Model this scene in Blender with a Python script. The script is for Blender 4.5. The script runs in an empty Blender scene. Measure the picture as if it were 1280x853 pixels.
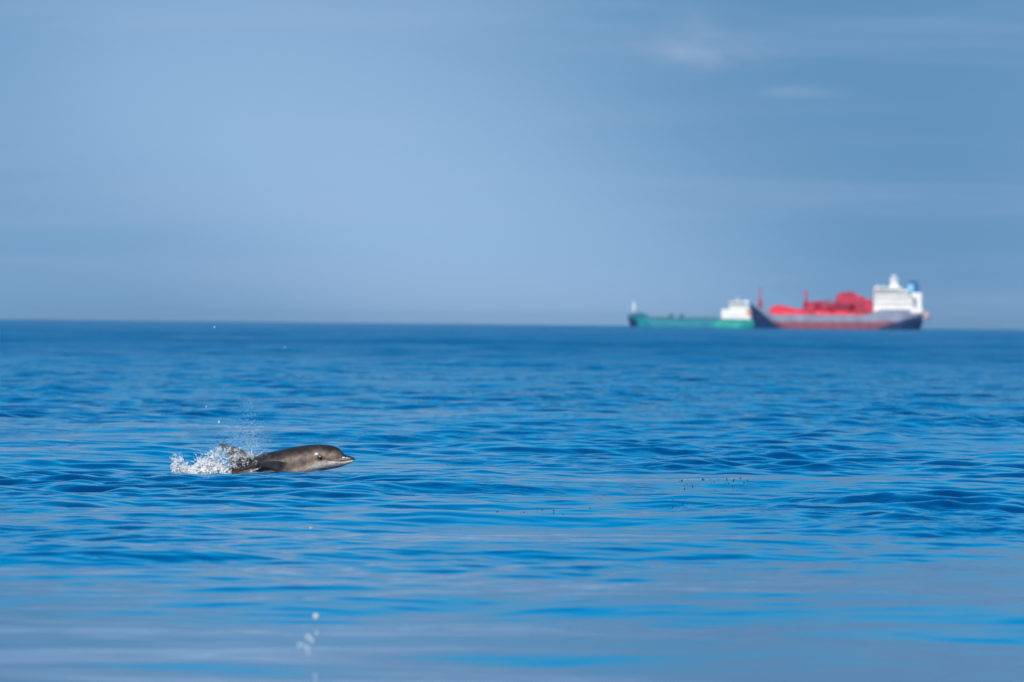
import bpy, bmesh, math, random
import numpy as np
from mathutils import Vector, Matrix

random.seed(7)
rng = np.random.default_rng(7)
R = math.radians
scene = bpy.context.scene

# ------------------------------------------------------------------ camera
CAM_H = 1.25
PITCH, ROLL = R(-0.113), R(0.58)
cam_d = bpy.data.cameras.new('camera')
cam = bpy.data.objects.new('camera', cam_d)
scene.collection.objects.link(cam)
cam_d.lens = 300.0
cam_d.sensor_width = 36.0
cam_d.clip_start = 0.5
cam_d.clip_end = 200000.0
cam.matrix_world = (Matrix.Translation((0, 0, CAM_H)) @ Matrix.Rotation(R(90) + PITCH, 4, 'X')
                    @ Matrix.Rotation(ROLL, 4, 'Z'))
cam_d.dof.use_dof = True
cam_d.dof.focus_distance = 67.0
cam_d.dof.aperture_fstop = 300.0 / 45.0
scene.camera = cam

# ------------------------------------------------------------------ sky and sun
SUN_EL, SUN_AZ = R(28.0), R(200.0)      # azimuth measured clockwise from +Y (the view direction)
world = bpy.data.worlds.new('World')
scene.world = world
world.use_nodes = True
wn, wl = world.node_tree.nodes, world.node_tree.links
wn.clear()
w_out = wn.new('ShaderNodeOutputWorld')
w_bg = wn.new('ShaderNodeBackground')
w_bg.inputs['Strength'].default_value = 0.10
sky = wn.new('ShaderNodeTexSky')
sky.sky_type = 'NISHITA'
sky.sun_disc = False
sky.sun_elevation = SUN_EL
sky.sun_rotation = SUN_AZ
sky.altitude = 0
sky.air_density = 1.0
sky.dust_density = 0.6
sky.ozone_density = 4.0
w_tc = wn.new('ShaderNodeTexCoord')
# colour balance of the clear sky
w_tint = wn.new('ShaderNodeMix'); w_tint.data_type = 'RGBA'; w_tint.blend_type = 'MULTIPLY'
w_tint.inputs['Factor'].default_value = 1.0
w_tint.inputs['B'].default_value = (0.015, 0.80, 1.20, 1)
wl.new(sky.outputs['Color'], w_tint.inputs['A'])


def w_noise(scale3, loc, detail, lo, hi, top, turn=0.0):
    mp_ = wn.new('ShaderNodeMapping')
    mp_.inputs['Scale'].default_value = scale3
    mp_.inputs['Location'].default_value = loc
    mp_.inputs['Rotation'].default_value = (0, 0, turn)
    wl.new(w_tc.outputs['Generated'], mp_.inputs['Vector'])
    n_ = wn.new('ShaderNodeTexNoise')
    n_.inputs['Scale'].default_value = 1.0
    n_.inputs['Detail'].default_value = detail
    n_.inputs['Roughness'].default_value = 0.55
    n_.inputs['Distortion'].default_value = 0.25
    wl.new(mp_.outputs['Vector'], n_.inputs['Vector'])
    r_ = wn.new('ShaderNodeMapRange'); r_.interpolation_type = 'SMOOTHSTEP'
    r_.inputs['From Min'].default_value = lo
    r_.inputs['From Max'].default_value = hi
    r_.inputs['To Max'].default_value = top
    wl.new(n_.outputs['Fac'], r_.inputs['Value'])
    return r_.outputs['Result']


def w_mix(f, a_, b_):
    m_ = wn.new('ShaderNodeMix'); m_.data_type = 'RGBA'
    for sock, val in (('Factor', f), ('A', a_), ('B', b_)):
        if isinstance(val, tuple): m_.inputs[sock].default_value = val
        else: wl.new(val, m_.inputs[sock])
    return m_.outputs['Result']


# marine haze low over the horizon, unevenly thick, with thin stretched wisps of high cloud
thick = w_noise((9, 9, 9), (0, 0, 0), 1.0, 0.24, 0.70, 1.0, R(-22.5))
w_sep = wn.new('ShaderNodeSeparateXYZ')
wl.new(w_tc.outputs['Generated'], w_sep.inputs[0])
w_low = wn.new('ShaderNodeMapRange'); w_low.interpolation_type = 'SMOOTHSTEP'     # the haze thins out upwards
for k_, v_ in (('From Min', 0.008), ('From Max', 0.045), ('To Min', 1.0), ('To Max', 0.62)):
    w_low.inputs[k_].default_value = v_
wl.new(w_sep.outputs['Z'], w_low.inputs['Value'])
w_mul = wn.new('ShaderNodeMath'); w_mul.operation = 'MULTIPLY'
wl.new(thick, w_mul.inputs[0]); wl.new(w_low.outputs['Result'], w_mul.inputs[1])
thick = w_mul.outputs[0]
veil = w_mix(thick, (1.08, 2.75, 4.9, 1), (3.4, 5.3, 7.9, 1))
wisp = w_noise((13, 13, 190), (7.3, 2.4, 5.2), 5.0, 0.42, 0.80, 0.30)
veil = w_mix(wisp, veil, (3.6, 4.7, 7.0, 1))


def w_math(op, a_, b_=None):
    m_ = wn.new('ShaderNodeMath'); m_.operation = op
    for i_, v_ in enumerate((a_, b_)):
        if v_ is None: continue
        if isinstance(v_, (int, float)): m_.inputs[i_].default_value = v_
        else: wl.new(v_, m_.inputs[i_])
    return m_.outputs[0]


# two small soft tufts of cloud standing above the ships
frayed = w_noise((160, 160, 420), (2, 5, 1), 4.0, 0.30, 0.70, 1.0)
for cx, cz, sx, sz, am in ((0.0210, 0.0318, 0.0090, 0.0016, 0.34), (0.0206, 0.0337, 0.0034, 0.0032, 0.30), (0.0330, 0.0275, 0.0044, 0.0007, 0.30)):
    ex = w_math('POWER', w_math('DIVIDE', w_math('SUBTRACT', w_sep.outputs['X'], cx), sx), 2)
    ez = w_math('POWER', w_math('DIVIDE', w_math('SUBTRACT', w_sep.outputs['Z'], cz), sz), 2)
    ahead = w_math('GREATER_THAN', w_sep.outputs['Y'], 0.0)
    tuft = w_math('MULTIPLY', w_math('EXPONENT', w_math('MULTIPLY', w_math('ADD', ex, ez), -1.0)), w_math('MULTIPLY', ahead, am))
    veil = w_mix(w_math('MULTIPLY', tuft, w_math('ADD', w_math('MULTIPLY', frayed, 0.7), 0.3)), veil, (4.0, 4.9, 7.0, 1))
w_el = wn.new('ShaderNodeMapRange'); w_el.interpolation_type = 'SMOOTHSTEP'
w_el.inputs['From Min'].default_value = 0.05
w_el.inputs['From Max'].default_value = 0.155
wl.new(w_sep.outputs['Z'], w_el.inputs['Value'])
w_fin = w_mix(w_el.outputs['Result'], veil, w_tint.outputs['Result'])
wl.new(w_fin, w_bg.inputs['Color'])
wl.new(w_bg.outputs['Background'], w_out.inputs['Surface'])

sun_d = bpy.data.lights.new('sun', 'SUN')
sun_d.energy = 4.6
sun_d.angle = R(0.53)
sun_d.color = (1.0, 0.93, 0.82)
sun = bpy.data.objects.new('sun', sun_d)
scene.collection.objects.link(sun)
sv = Vector((math.sin(SUN_AZ) * math.cos(SUN_EL), math.cos(SUN_AZ) * math.cos(SUN_EL), math.sin(SUN_EL)))
sun.rotation_euler = sv.to_track_quat('Z', 'Y').to_euler()

scene.view_settings.view_transform = 'Standard'
scene.view_settings.look = 'None'
scene.view_settings.exposure = 0.0
scene.view_settings.gamma = 1.0
scene.view_settings.use_curve_mapping = False
scene.cycles.max_bounces = 8

# ------------------------------------------------------------------ helpers
C = scene.collection
PX = 36.0 / 300.0 / 1280.0              # radians per pixel of the survey photograph
SL = 13.0 / 1280.0                      # tilt of the horizon


def spot(u, v, d):
    """world point seen in direction (u, v) that stands d metres out"""
    return Vector(((u - 640) * PX * d, d, CAM_H - ((v - 405.5) - (u - 640) * SL) * PX * d))


def tag(o, label=None, cat=None, group=None, kind=None):
    if label: o['label'] = label
    if cat: o['category'] = cat
    if group: o['group'] = group
    if kind: o['kind'] = kind
    return o


def mat(name, col, rough=0.5, spec=0.5, metal=0.0, noise=0.12, scale=3.0, streak=1.0):
    m = bpy.data.materials.new(name)
    m.use_nodes = True
    nt = m.node_tree
    b = nt.nodes['Principled BSDF']
    b.inputs['Roughness'].default_value = rough
    b.inputs['Specular IOR Level'].default_value = spec
    b.inputs['Metallic'].default_value = metal
    tc = nt.nodes.new('ShaderNodeTexCoord')
    mp = nt.nodes.new('ShaderNodeMapping')
    mp.inputs['Scale'].default_value = (1, 1, streak)
    n = nt.nodes.new('ShaderNodeTexNoise')
    n.inputs['Scale'].default_value = scale
    n.inputs['Detail'].default_value = 4
    mr = nt.nodes.new('ShaderNodeMapRange')
    mr.inputs['From Min'].default_value = 0.3
    mr.inputs['From Max'].default_value = 0.7
    mr.inputs['To Min'].default_value = 1 - noise
    mr.inputs['To Max'].default_value = 1 + noise
    mx = nt.nodes.new('ShaderNodeMix'); mx.data_type = 'RGBA'; mx.blend_type = 'MULTIPLY'
    mx.inputs['Factor'].default_value = 1
    mx.inputs['A'].default_value = (*col, 1)
    nt.links.new(tc.outputs['Object'], mp.inputs['Vector'])
    nt.links.new(mp.outputs['Vector'], n.inputs['Vector'])
    nt.links.new(n.outputs['Fac'], mr.inputs['Value'])
    nt.links.new(mr.outputs['Result'], mx.inputs['B'])
    nt.links.new(mx.outputs['Result'], b.inputs['Base Color'])
    return m


def mesh_obj(name, verts, faces, m=None, parent=None, smooth=False):
    me = bpy.data.meshes.new(name)
    me.from_pydata([tuple(v) for v in verts], [], [tuple(f) for f in faces])
    me.update()
    o = bpy.data.objects.new(name, me)
    C.objects.link(o)
    if m is not None:
        for k in (m if isinstance(m, (list, tuple)) else [m]):
            me.materials.append(k)
    if smooth:
        me.polygons.foreach_set('use_smooth', [True] * len(me.polygons))
    if parent is not None:
        o.parent = parent
    return o


def empty(name, loc, rz=0.0):
    o = bpy.data.objects.new(name, None)
    o.location = loc
    o.rotation_euler = (0, 0, rz)
    o.empty_display_size = 1.0
    C.objects.link(o)
    return o


class MB:
    """collects simple solids into one mesh"""
    def __init__(self):
        self.bm = bmesh.new()

    def box(self, x0, x1, y0, y1, z0, z1, bevel=0.0, mi=0):
        b = bmesh.new()
        bmesh.ops.create_cube(b, size=1.0)
        for v in b.verts:
            v.co = Vector(((x0 + x1) / 2 + v.co.x * (x1 - x0), (y0 + y1) / 2 + v.co.y * (y1 - y0),
                           (z0 + z1) / 2 + v.co.z * (z1 - z0)))
        if bevel > 0:
            bmesh.ops.bevel(b, geom=b.edges[:], offset=bevel, segments=2, affect='EDGES')
        self._add(b, mi)
        return self

    def tube(self, p0, p1, r0, r1=None, n=10, mi=0):
        p0, p1 = Vector(p0), Vector(p1)
        r1 = r0 if r1 is None else r1
        b = bmesh.new()
        d = p1 - p0
        bmesh.ops.create_cone(b, cap_ends=True, segments=n, radius1=r0, radius2=r1, depth=d.length)
        q = d.to_track_quat('Z', 'Y').to_matrix().to_4x4()
        bmesh.ops.transform(b, matrix=Matrix.Translation((p0 + p1) / 2) @ q, verts=b.verts[:])
        self._add(b, mi)
        return self

    def capsule(self, p0, p1, r, n=14, mi=0):
        """a tank: a cylinder with domed ends"""
        p0, p1 = Vector(p0), Vector(p1)
        d = p1 - p0
        q = d.to_track_quat('Z', 'Y').to_matrix().to_4x4()
        b = bmesh.new()
        bmesh.ops.create_uvsphere(b, u_segments=n, v_segments=8, radius=r)
        L = d.length - 2 * r
        for v in b.verts:
            v.co.z += L / 2 if v.co.z > 1e-4 else (-L / 2 if v.co.z < -1e-4 else 0)
        bmesh.ops.transform(b, matrix=Matrix.Translation((p0 + p1) / 2) @ q, verts=b.verts[:])
        self._add(b, mi)
        return self

    def prism(self, prof, y0, y1, mi=0):
        """outline in x-z pulled out along y"""
        b = bmesh.new()
        a = [b.verts.new((x, y0, z)) for x, z in prof]
        c = [b.verts.new((x, y1, z)) for x, z in prof]
        n = len(prof)
        b.faces.new(a); b.faces.new(c[::-1])
        for i in range(n):
            b.faces.new((a[i], c[i], c[(i + 1) % n], a[(i + 1) % n]))
        bmesh.ops.recalc_face_normals(b, faces=b.faces[:])
        self._add(b, mi)
        return self

    def _add(self, b, mi):
        for f in b.faces:
            f.material_index = mi
        me = bpy.data.meshes.new('tmp')
        b.to_mesh(me); b.free()
        self.bm.from_mesh(me)
        bpy.data.meshes.remove(me)

    def build(self, name, m, parent=None, smooth=False):
        me = bpy.data.meshes.new(name)
        self.bm.to_mesh(me); self.bm.free()
        for k in (m if isinstance(m, (list, tuple)) else [m]):
            me.materials.append(k)
        if smooth:
            me.polygons.foreach_set('use_smooth', [True] * len(me.polygons))
        o = bpy.data.objects.new(name, me)
        C.objects.link(o)
        if parent is not None:
            o.parent = parent
        return o


# ------------------------------------------------------------------ the sea
def wave_set(n, lo, hi, slope, spread, seed):
    g = np.random.default_rng(seed)
    lam = np.exp(np.linspace(math.log(lo), math.log(hi), n)) * g.uniform(0.93, 1.07, n)
    th = g.normal(0, spread, n) + R(95)
    k = 2 * np.pi / lam
    amp = slope / math.sqrt(n / 2) / k
    return lam, k * np.cos(th), k * np.sin(th), amp, g.uniform(0, 2 * np.pi, n)


SETS = [wave_set(66, 0.18, 1.3, 0.106, 0.95, 3),
        wave_set(34, 1.3, 6.0, 0.033, 1.0, 5),
        wave_set(14, 6.0, 22.0, 0.012, 0.7, 8)]


SWELL_SHIFT = 79.0


def wave_height(x, y, cell):
    y0, y = y, y + SWELL_SHIFT
    h = np.zeros_like(x)
    # wind lanes: some stretches of water are calmer than others
    lane = (0.85 + 0.45 * np.sin(x * 0.55 + 0.9 * np.sin(y * 0.11) + 1.0) * np.sin(y * 0.12 + 0.4)
            + 0.30 * np.sin(y * 0.31 + 0.35 * x + 2.0) + 0.25 * np.sin(x * 1.3 - y * 0.2 + 1.3 * np.sin(y * 0.23)))
    lane = np.clip(lane, 0.22, 1.8)
    calm = 0.10 + 0.90 / (1 + np.exp(-(y0 - 46.5 - np.clip(1.6 * x, -2, 6) + 1.5 * np.sin(x * 0.5)) / 3.5))
    windy = np.clip((y0 - 85) / 120, 0, 1)
    outer_chop = np.clip((y0 - 200) / 350, 0, 1)
    gain = (1 + 0.9 * windy, 1 + 0.3 * windy, 1 + 4.0 * outer_chop)
    for si, (lam, kx, ky, amp, ph) in enumerate(SETS):
        s = np.zeros_like(x)
        for i in range(len(lam)):
            f = np.clip((lam[i] / cell - 2.5) / 2.5, 0, 1)
            a = kx[i] * x + ky[i] * y + ph[i]
            s += amp[i] * f * (np.sin(a) + 0.18 * np.cos(2 * a))
        h += s * gain[si] * ((lane * calm) if si == 0 else (0.46 + 0.54 * calm if si == 1 else 1.0))
    # rings running out from where the animal breaks the surface
    for (cx, cy, am, rad_, lam_) in ((-1.45, 70.75, 0.012, 1.1, 0.42), (-2.6, 70.7, 0.010, 0.9, 0.36)):
        r = np.hypot(x - cx, (y0 - cy) * 0.8)
        h += am * np.exp(-(r / rad_) ** 2) * np.sin(2 * np.pi * r / lam_) * (cell < 0.2)
    return h


def ramp_steps(lo, hi, ratio):
    return np.exp(np.arange(math.log(lo), math.log(hi), ratio))


radii = np.concatenate([[0.0, 4.0, 9.0], ramp_steps(14, 24, 0.006), ramp_steps(24, 42, 0.0012), ramp_steps(42, 95, 0.0009), ramp_steps(95, 130, 0.0011), ramp_steps(130, 420, 0.0013),
                        ramp_steps(420, 3000, 0.0035), ramp_steps(3000, 30000, 0.05), [40000.0]])
fine = np.arange(-0.085, 0.0851, 0.0006)
outer = np.exp(np.linspace(math.log(0.088), math.log(math.pi), 40))
ang = np.concatenate([-outer[::-1][1:], fine, outer])          # azimuth from +Y, open at -pi == pi
nr, na = len(radii), len(ang)
RR, AA = np.meshgrid(radii, ang, indexing='ij')
SX, SY = RR * np.sin(AA), RR * np.cos(AA)
dr = np.gradient(radii)
da = np.gradient(ang)
cell = np.maximum(dr[:, None] * np.ones(na)[None, :], RR * da[None, :])
SZ = wave_height(SX, SY, np.maximum(cell, 1e-3))
verts = np.stack([SX, SY, SZ], -1).reshape(-1, 3).astype(np.float32)
idx = np.arange(nr * na).reshape(nr, na)
q = np.stack([idx[:-1, :-1], idx[:-1, 1:], idx[1:, 1:], idx[1:, :-1]], -1).reshape(-1, 4)
q = q[:, ::-1]
me = bpy.data.meshes.new('sea')
me.vertices.add(len(verts)); me.vertices.foreach_set('co', verts.ravel())
me.loops.add(q.size); me.loops.foreach_set('vertex_index', q.ravel().astype(np.int32))
me.polygons.add(len(q))
me.polygons.foreach_set('loop_start', np.arange(0, q.size, 4, dtype=np.int32))
me.update(calc_edges=True)
me.polygons.foreach_set('use_smooth', np.ones(len(q), dtype=bool))
sea = bpy.data.objects.new('sea', me)
C.objects.link(sea)
tag(sea, 'rippled azure open sea reaching to the horizon', 'sea', kind='structure')

wm = bpy.data.materials.new('sea_water'); wm.use_nodes = True
nt = wm.node_tree; N = nt.nodes; L = nt.links
wb = N['Principled BSDF']
wb.inputs['Base Color'].default_value = (0.0, 0.046, 0.165, 1)
wb.inputs['Roughness'].default_value = 0.06
wb.inputs['IOR'].default_value = 1.333
geo = N.new('ShaderNodeNewGeometry')


def tex(scale3, detail, rough, dist=0.0, loc=(0, 0, 0)):
    mp = N.new('ShaderNodeMapping')
    mp.inputs['Scale'].default_value = scale3
    mp.inputs['Location'].default_value = loc
    L.new(geo.outputs['Position'], mp.inputs['Vector'])
    n = N.new('ShaderNodeTexNoise')
    n.inputs['Scale'].default_value = 1
    n.inputs['Detail'].default_value = detail
    n.inputs['Roughness'].default_value = rough
    n.inputs['Distortion'].default_value = dist
    L.new(mp.outputs['Vector'], n.inputs['Vector'])
    return n.outputs['Fac']


def math_n(op, a, b=None):
    m = N.new('ShaderNodeMath'); m.operation = op
    for i, v in enumerate((a, b)):
        if v is None: continue
        if isinstance(v, (int, float)): m.inputs[i].default_value = v
        else: L.new(v, m.inputs[i])
    return m.outputs[0]


def remap(v, a, b, c, d):
    m = N.new('ShaderNodeMapRange'); m.interpolation_type = 'SMOOTHSTEP'
    for k, x in (('From Min', a), ('From Max', b), ('To Min', c), ('To Max', d)):
        m.inputs[k].default_value = x
    L.new(v, m.inputs['Value'])
    return m.outputs['Result']


sep = N.new('ShaderNodeSeparateXYZ'); L.new(geo.outputs['Position'], sep.inputs[0])
# the breeze ruffles the water more further out than in the lee nearby
offshore = remap(sep.outputs['Y'], 70, 150, 0.0, 1.0)
lanes = remap(tex((0.02, 0.022, 0.02), 4, 0.6), 0.38, 0.60, 0.40, 1.0)
patch = remap(tex((0.30, 0.10, 0.2), 3, 0.5), 0.46, 0.60, 0.06, 1.0)
streaks = remap(tex((0.004, 0.009, 0.01), 4, 0.6, 0.0, (3, 8, 0)), 0.36, 0.60, 0.30, 1.0)
rip = tex((5.0, 7.5, 5.0), 3, 0.55, 0.4)
chop = tex((0.75, 1.3, 1.0), 4, 0.5, 0.3, (4, 2, 0))
b1 = N.new('ShaderNodeBump'); b1.inputs['Distance'].default_value = 0.035
L.new(rip, b1.inputs['Height'])
# cat's paws: little dabs of ruffled water between smooth ones
dabs = remap(tex((4.5, 0.30, 1.0), 3, 0.6, 0.2, (1.7, 6.1, 0)), 0.44, 0.58, 0.08, 1.0)
rows = remap(tex((0.05, 0.055, 0.05), 4, 0.6, 0.0, (9, 3, 0)), 0.36, 0.58, 0.25, 1.0)
L.new(math_n('MULTIPLY', dabs, math_n('ADD', math_n('MULTIPLY', math_n('MULTIPLY', offshore, rows), 1.0), math_n('MULTIPLY', math_n('MULTIPLY', patch, remap(sep.outputs['Y'], 44, 54, 0.0, 1.0)), 0.55))), b1.inputs['Strength'])
b2 = N.new('ShaderNodeBump'); b2.inputs['Distance'].default_value = 0.6
L.new(chop, b2.inputs['Height'])
far_out = remap(sep.outputs['Y'], 95, 480, 0.0, 0.7)
L.new(math_n('MULTIPLY', lanes, far_out), b2.inputs['Strength'])
L.new(b1.outputs['Normal'], b2.inputs['Normal'])
L.new(b2.outputs['Normal'], wb.inputs['Normal'])
L.new(math_n('ADD', math_n('ADD', math_n('MULTIPLY', offshore, 0.08), math_n('MULTIPLY', math_n('MULTIPLY', far_out, streaks), 0.17)), 0.035), wb.inputs['Roughness'])
me.materials.append(wm)

# ------------------------------------------------------------------ paints for the ships
navy = mat('navy_hull_paint', (0.006, 0.022, 0.085), 0.4, noise=0.25, scale=0.15)
grey = mat('grey_hull_paint', (0.22, 0.24, 0.32), 0.45, noise=0.2, scale=0.2)
antifoul = mat('red_antifouling', (0.22, 0.055, 0.085), 0.6, noise=0.3, scale=0.2)
red = mat('red_deck_paint', (0.68, 0.008, 0.04), 0.5, noise=0.2, scale=0.3)
crimson = mat('crimson_pipe_paint', (0.42, 0.010, 0.045), 0.5, noise=0.3, scale=0.3)
white = mat('white_ship_paint', (0.80, 0.77, 0.74), 0.45, noise=0.08, scale=0.2)
glassm = mat('dark_window_glass', (0.03, 0.04, 0.06), 0.1, noise=0.1)
blue = mat('blue_funnel_paint', (0.01, 0.10, 0.30), 0.45, noise=0.15, scale=0.3)
paleblue = mat('pale_blue_band', (0.22, 0.50, 0.70), 0.45, noise=0.1)
teal = mat('teal_hull_paint', (0.005, 0.20, 0.26), 0.45, noise=0.2, scale=0.12)
green = mat('green_hull_paint', (0.01, 0.33, 0.26), 0.45, noise=0.2, scale=0.12)
dteal = mat('dark_teal_deck_paint', (0.005, 0.12, 0.15), 0.5, noise=0.2, scale=0.2)
orange = mat('orange_lifeboat_paint', (0.75, 0.22, 0.12), 0.4, noise=0.1)
pinkish = mat('faded_orange_lifeboat_paint', (0.50, 0.36, 0.36), 0.5, noise=0.2)
steel = mat('grey_steel', (0.30, 0.31, 0.34), 0.5, 0.5, 0.0, 0.2)


def hull_mesh(name, L_, B, deck, bowrake, mats, pick, parent, nx=90, nz=16):
    """lofted hull: bow at x = 0, stern at x = L_; deck(x) is the sheer line"""
    verts, faces, mi = [], [], []
    bot = -2.0
    for i in range(nx + 1):
        t = i / nx
        for side in (1, -1):
            for j in range(nz + 1):
                w = j / nz
                zt = deck(t * L_)
                z = bot + (zt - bot) * w
                rake = bowrake * (1 - w) ** 1.3            # stem leans forward
                aft = -0.05 * L_ * max(0, (0.45 - w)) ** 1.0  # counter stern tucked under
                x = rake + (L_ + aft - rake) * t
                ent = min(1, (t / (0.20 - 0.08 * w)) ) ** (0.75 - 0.25 * w)
                run = min(1, ((1 - t) / 0.12)) ** 0.5
                half = B / 2 * ent * (0.55 + 0.45 * run if w > 0.45 else 0.25 + 0.75 * run)
                half *= 0.92 + 0.08 * min(1, w * 3)
                verts.append((x, side * half, z))
    row = nz + 1
    sec = 2 * row
    for i in range(nx):
        for s in range(2):
            for j in range(nz):
                a = i * sec + s * row + j
                f = (a, a + sec, a + sec + 1, a + 1)
                faces.append(f if s == 1 else f[::-1])
                cx = sum(verts[k][0] for k in f) / 4
                cz = sum(verts[k][2] for k in f) / 4
                mi.append(pick(cx, cz))
        # deck and bottom
        a = i * sec
        faces.append((a + nz, a + row + nz, a + sec + row + nz, a + sec + nz)); mi.append(len(mats) - 1)
        faces.append((a, a + sec, a + sec + row, a + row)); mi.append(0)
    for j in range(nz):                                     # transom
        a = nx * sec + j
        faces.append((a, a + 1, a + row + 1, a + row))
        mi.append(pick(L_, (verts[a][2] + verts[a + 1][2]) / 2))
    o = mesh_obj(name, verts, faces, mats, parent)
    o.data.polygons.foreach_set('material_index', mi)
    return o


def interp(pts):
    xs = [p[0] for p in pts]; ys = [p[1] for p in pts]
    return lambda x: float(np.interp(x, xs, ys))


def window_rows(parent, x0, x1, y, zs, step, w, h, m, facing='y'):
    first = None
    for z in zs:
        x = x0
        while x < x1:
            if first is None:
                first = MB().box(-w / 2, w / 2, -0.06, 0.06, -h / 2, h / 2, 0.02).build('window', m, parent)
                o = first
            else:
                o = first.copy(); C.objects.link(o); o.parent = parent
            o.location = (x, y, z) if facing == 'y' else (y, x, z)
            if facing != 'y': o.rotation_euler = (0, 0, R(90))
            x += step


# ------------------------------------------------------------------ gas tanker with red deck
D1 = 5689.0
S1 = PX * D1                                     # metres per survey pixel out there, about 0.53
g0 = spot(937, 411, D1)
tanker = empty('gas_tanker', (g0.x, D1, 0.0), R(0))
tag(tanker, 'large gas tanker with red deck piping and white aft superstructure on the horizon', 'ship')
X = lambda u: (u - 937) * S1                     # along the ship
Z = lambda v, u=1040: (411 + (u - 1040) * SL - v) * S1
L1 = X(1153)
B1 = 19.0
deck1 = interp([(X(937), Z(378, 937)), (X(948), Z(384, 948)), (X(960), Z(390.5, 960)), (X(972), Z(393, 972)),
                (X(1080), Z(393.5, 1080)), (X(1090), Z(390, 1090)), (X(1100), Z(386, 1100)), (X(1153), Z(386, 1153))])
navy_line = interp([(X(937), 20), (X(939), Z(380, 939)), (X(978), Z(412, 978)), (X(1085), -3), (X(1098), Z(409.5, 1098)),
                    (X(1120), Z(401.5, 1120)), (X(1144), Z(395, 1144)), (X(1156), Z(393, 1156))])


def pick1(x, z):
    if z < navy_line(x): return 0
    if z < Z(401.2, 937 + x / S1): return 2
    return 1


hull = hull_mesh('hull', L1, B1, deck1, X(945), [navy, grey, antifoul, red], pick1, tanker, 110, 22)
tag(hull, 'grey, navy and red painted tanker hull')
zd = Z(393, 1000)
# cargo tank trunks and domes
m = MB()
m.prism([(X(960), zd), (X(963), Z(384.5)), (X(972), Z(381)), (X(985), Z(383.5)), (X(1000), Z(387)), (X(1002), zd)], -5.0, 5.0)
m.build('forward_tank_cover', red, tanker)
for a, b in ((962, 988), (988, 1014), (1014, 1040), (1040, 1064), (1064, 1086)):
    MB().capsule((X(a) + 0.4, 0, zd + 0.8), (X(b) - 0.4, 0, zd + 0.8), 3.4).build('cargo_tank', red, tanker, True)
for a, b in ((990, 1016), (1016, 1044), (1044, 1072)):
    t = MB().capsule((X(a), -4.6, zd + 1.2), (X(b) - 0.6, -4.6, zd + 1.2), 1.5).build('deck_tank', red, tanker, True)
for a, b in ((1008, 1030), (1030, 1054), (1054, 1080)):
    MB().capsule((X(a), 1.2, zd + 4.6), (X(b) - 0.5, 1.2, zd + 4.6), 2.6).build('deck_tank', crimson, tanker, True)
# pipe rack with stanchions and pipes
top = Z(378)
for k, (zp, y) in enumerate(((top, -2.2), (top - 0.9, -1.2), (top, 0.0), (top - 0.9, 1.2), (top - 1.9, -2.4), (top - 3.0, -2.7))):
    MB().tube((X(1003), y, zp), (X(1088), y, zp), 0.42).build('pipe', crimson, tanker, True)
MB().box(X(1004), X(1088), -2.9, 2.9, top - 4.0, top - 3.7).build('catwalk', crimson, tanker)
for u in range(1006, 1089, 9):
    MB().box(X(u), X(u) + 0.5, -2.6, -2.1, zd, top + 0.7).box(X(u), X(u) + 0.5, 2.1, 2.6, zd, top + 0.7) \
        .box(X(u), X(u) + 0.5, -2.6, 2.6, top + 0.4, top + 0.8).build('rack_frame', crimson, tanker)
# compressor house
ch = MB().box(X(1044), X(1080), -5.5, 4.5, Z(380), Z(369), 0.3).build('compressor_house', crimson, tanker)
MB().prism([(X(1046), Z(369)), (X(1050), Z(364.5)), (X(1066), Z(363.5)), (X(1072), Z(369))], -4.5, 3.5).build('roof_vent', crimson, ch)
MB().box(X(1046), X(1078), -5.56, -5.44, Z(374), Z(372.5)).build('vent_grille', red, ch)
MB().box(X(1068), X(1090), -4.5, 4.5, Z(390), Z(373), 0.3).build('pump_room', crimson, tanker)
for u in (1048, 1058, 1068, 1077):
    MB().box(X(u), X(u) + 1.1, -5.4, -4.5, zd, Z(379.5)).build('support_leg', crimson, tanker)
MB().box(X(1008), X(1018), -4.0, 2.5, Z(389), Z(378.5), 0.2).build('manifold_house', crimson, tanker)
# masts
fm = MB().tube((X(950), 0, Z(384, 950)), (X(949.5), 0, Z(358, 950)), 0.75, 0.35).build('foremast', crimson, tanker, True)
MB().box(X(947), X(952.5), -0.8, 0.8, Z(378, 950), Z(376.8, 950)).build('mast_platform', crimson, fm)
MB().tube((X(946.5), 0, Z(386, 950)), (X(949.6), 0, Z(371, 950)), 0.25).build('mast_stay', crimson, fm)
MB().tube((X(953.5), 0, Z(387, 950)), (X(949.8), 0, Z(371, 950)), 0.25).build('mast_stay', crimson, fm)
mm = MB().tube((X(1007), 0, Z(384)), (X(1007), 0, Z(362.5)), 1.0, 0.7).build('vent_mast', crimson, tanker, True)
MB().box(X(1005.2), X(1009), -1.0, 1.0, Z(366), Z(364.6)).build('mast_cap', crimson, mm)
cr = MB().tube((X(1012), 1.0, Z(378)), (X(1040), 1.0, Z(373.5)), 0.45, 0.3).build('crane_jib', crimson, tanker, True)
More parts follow.
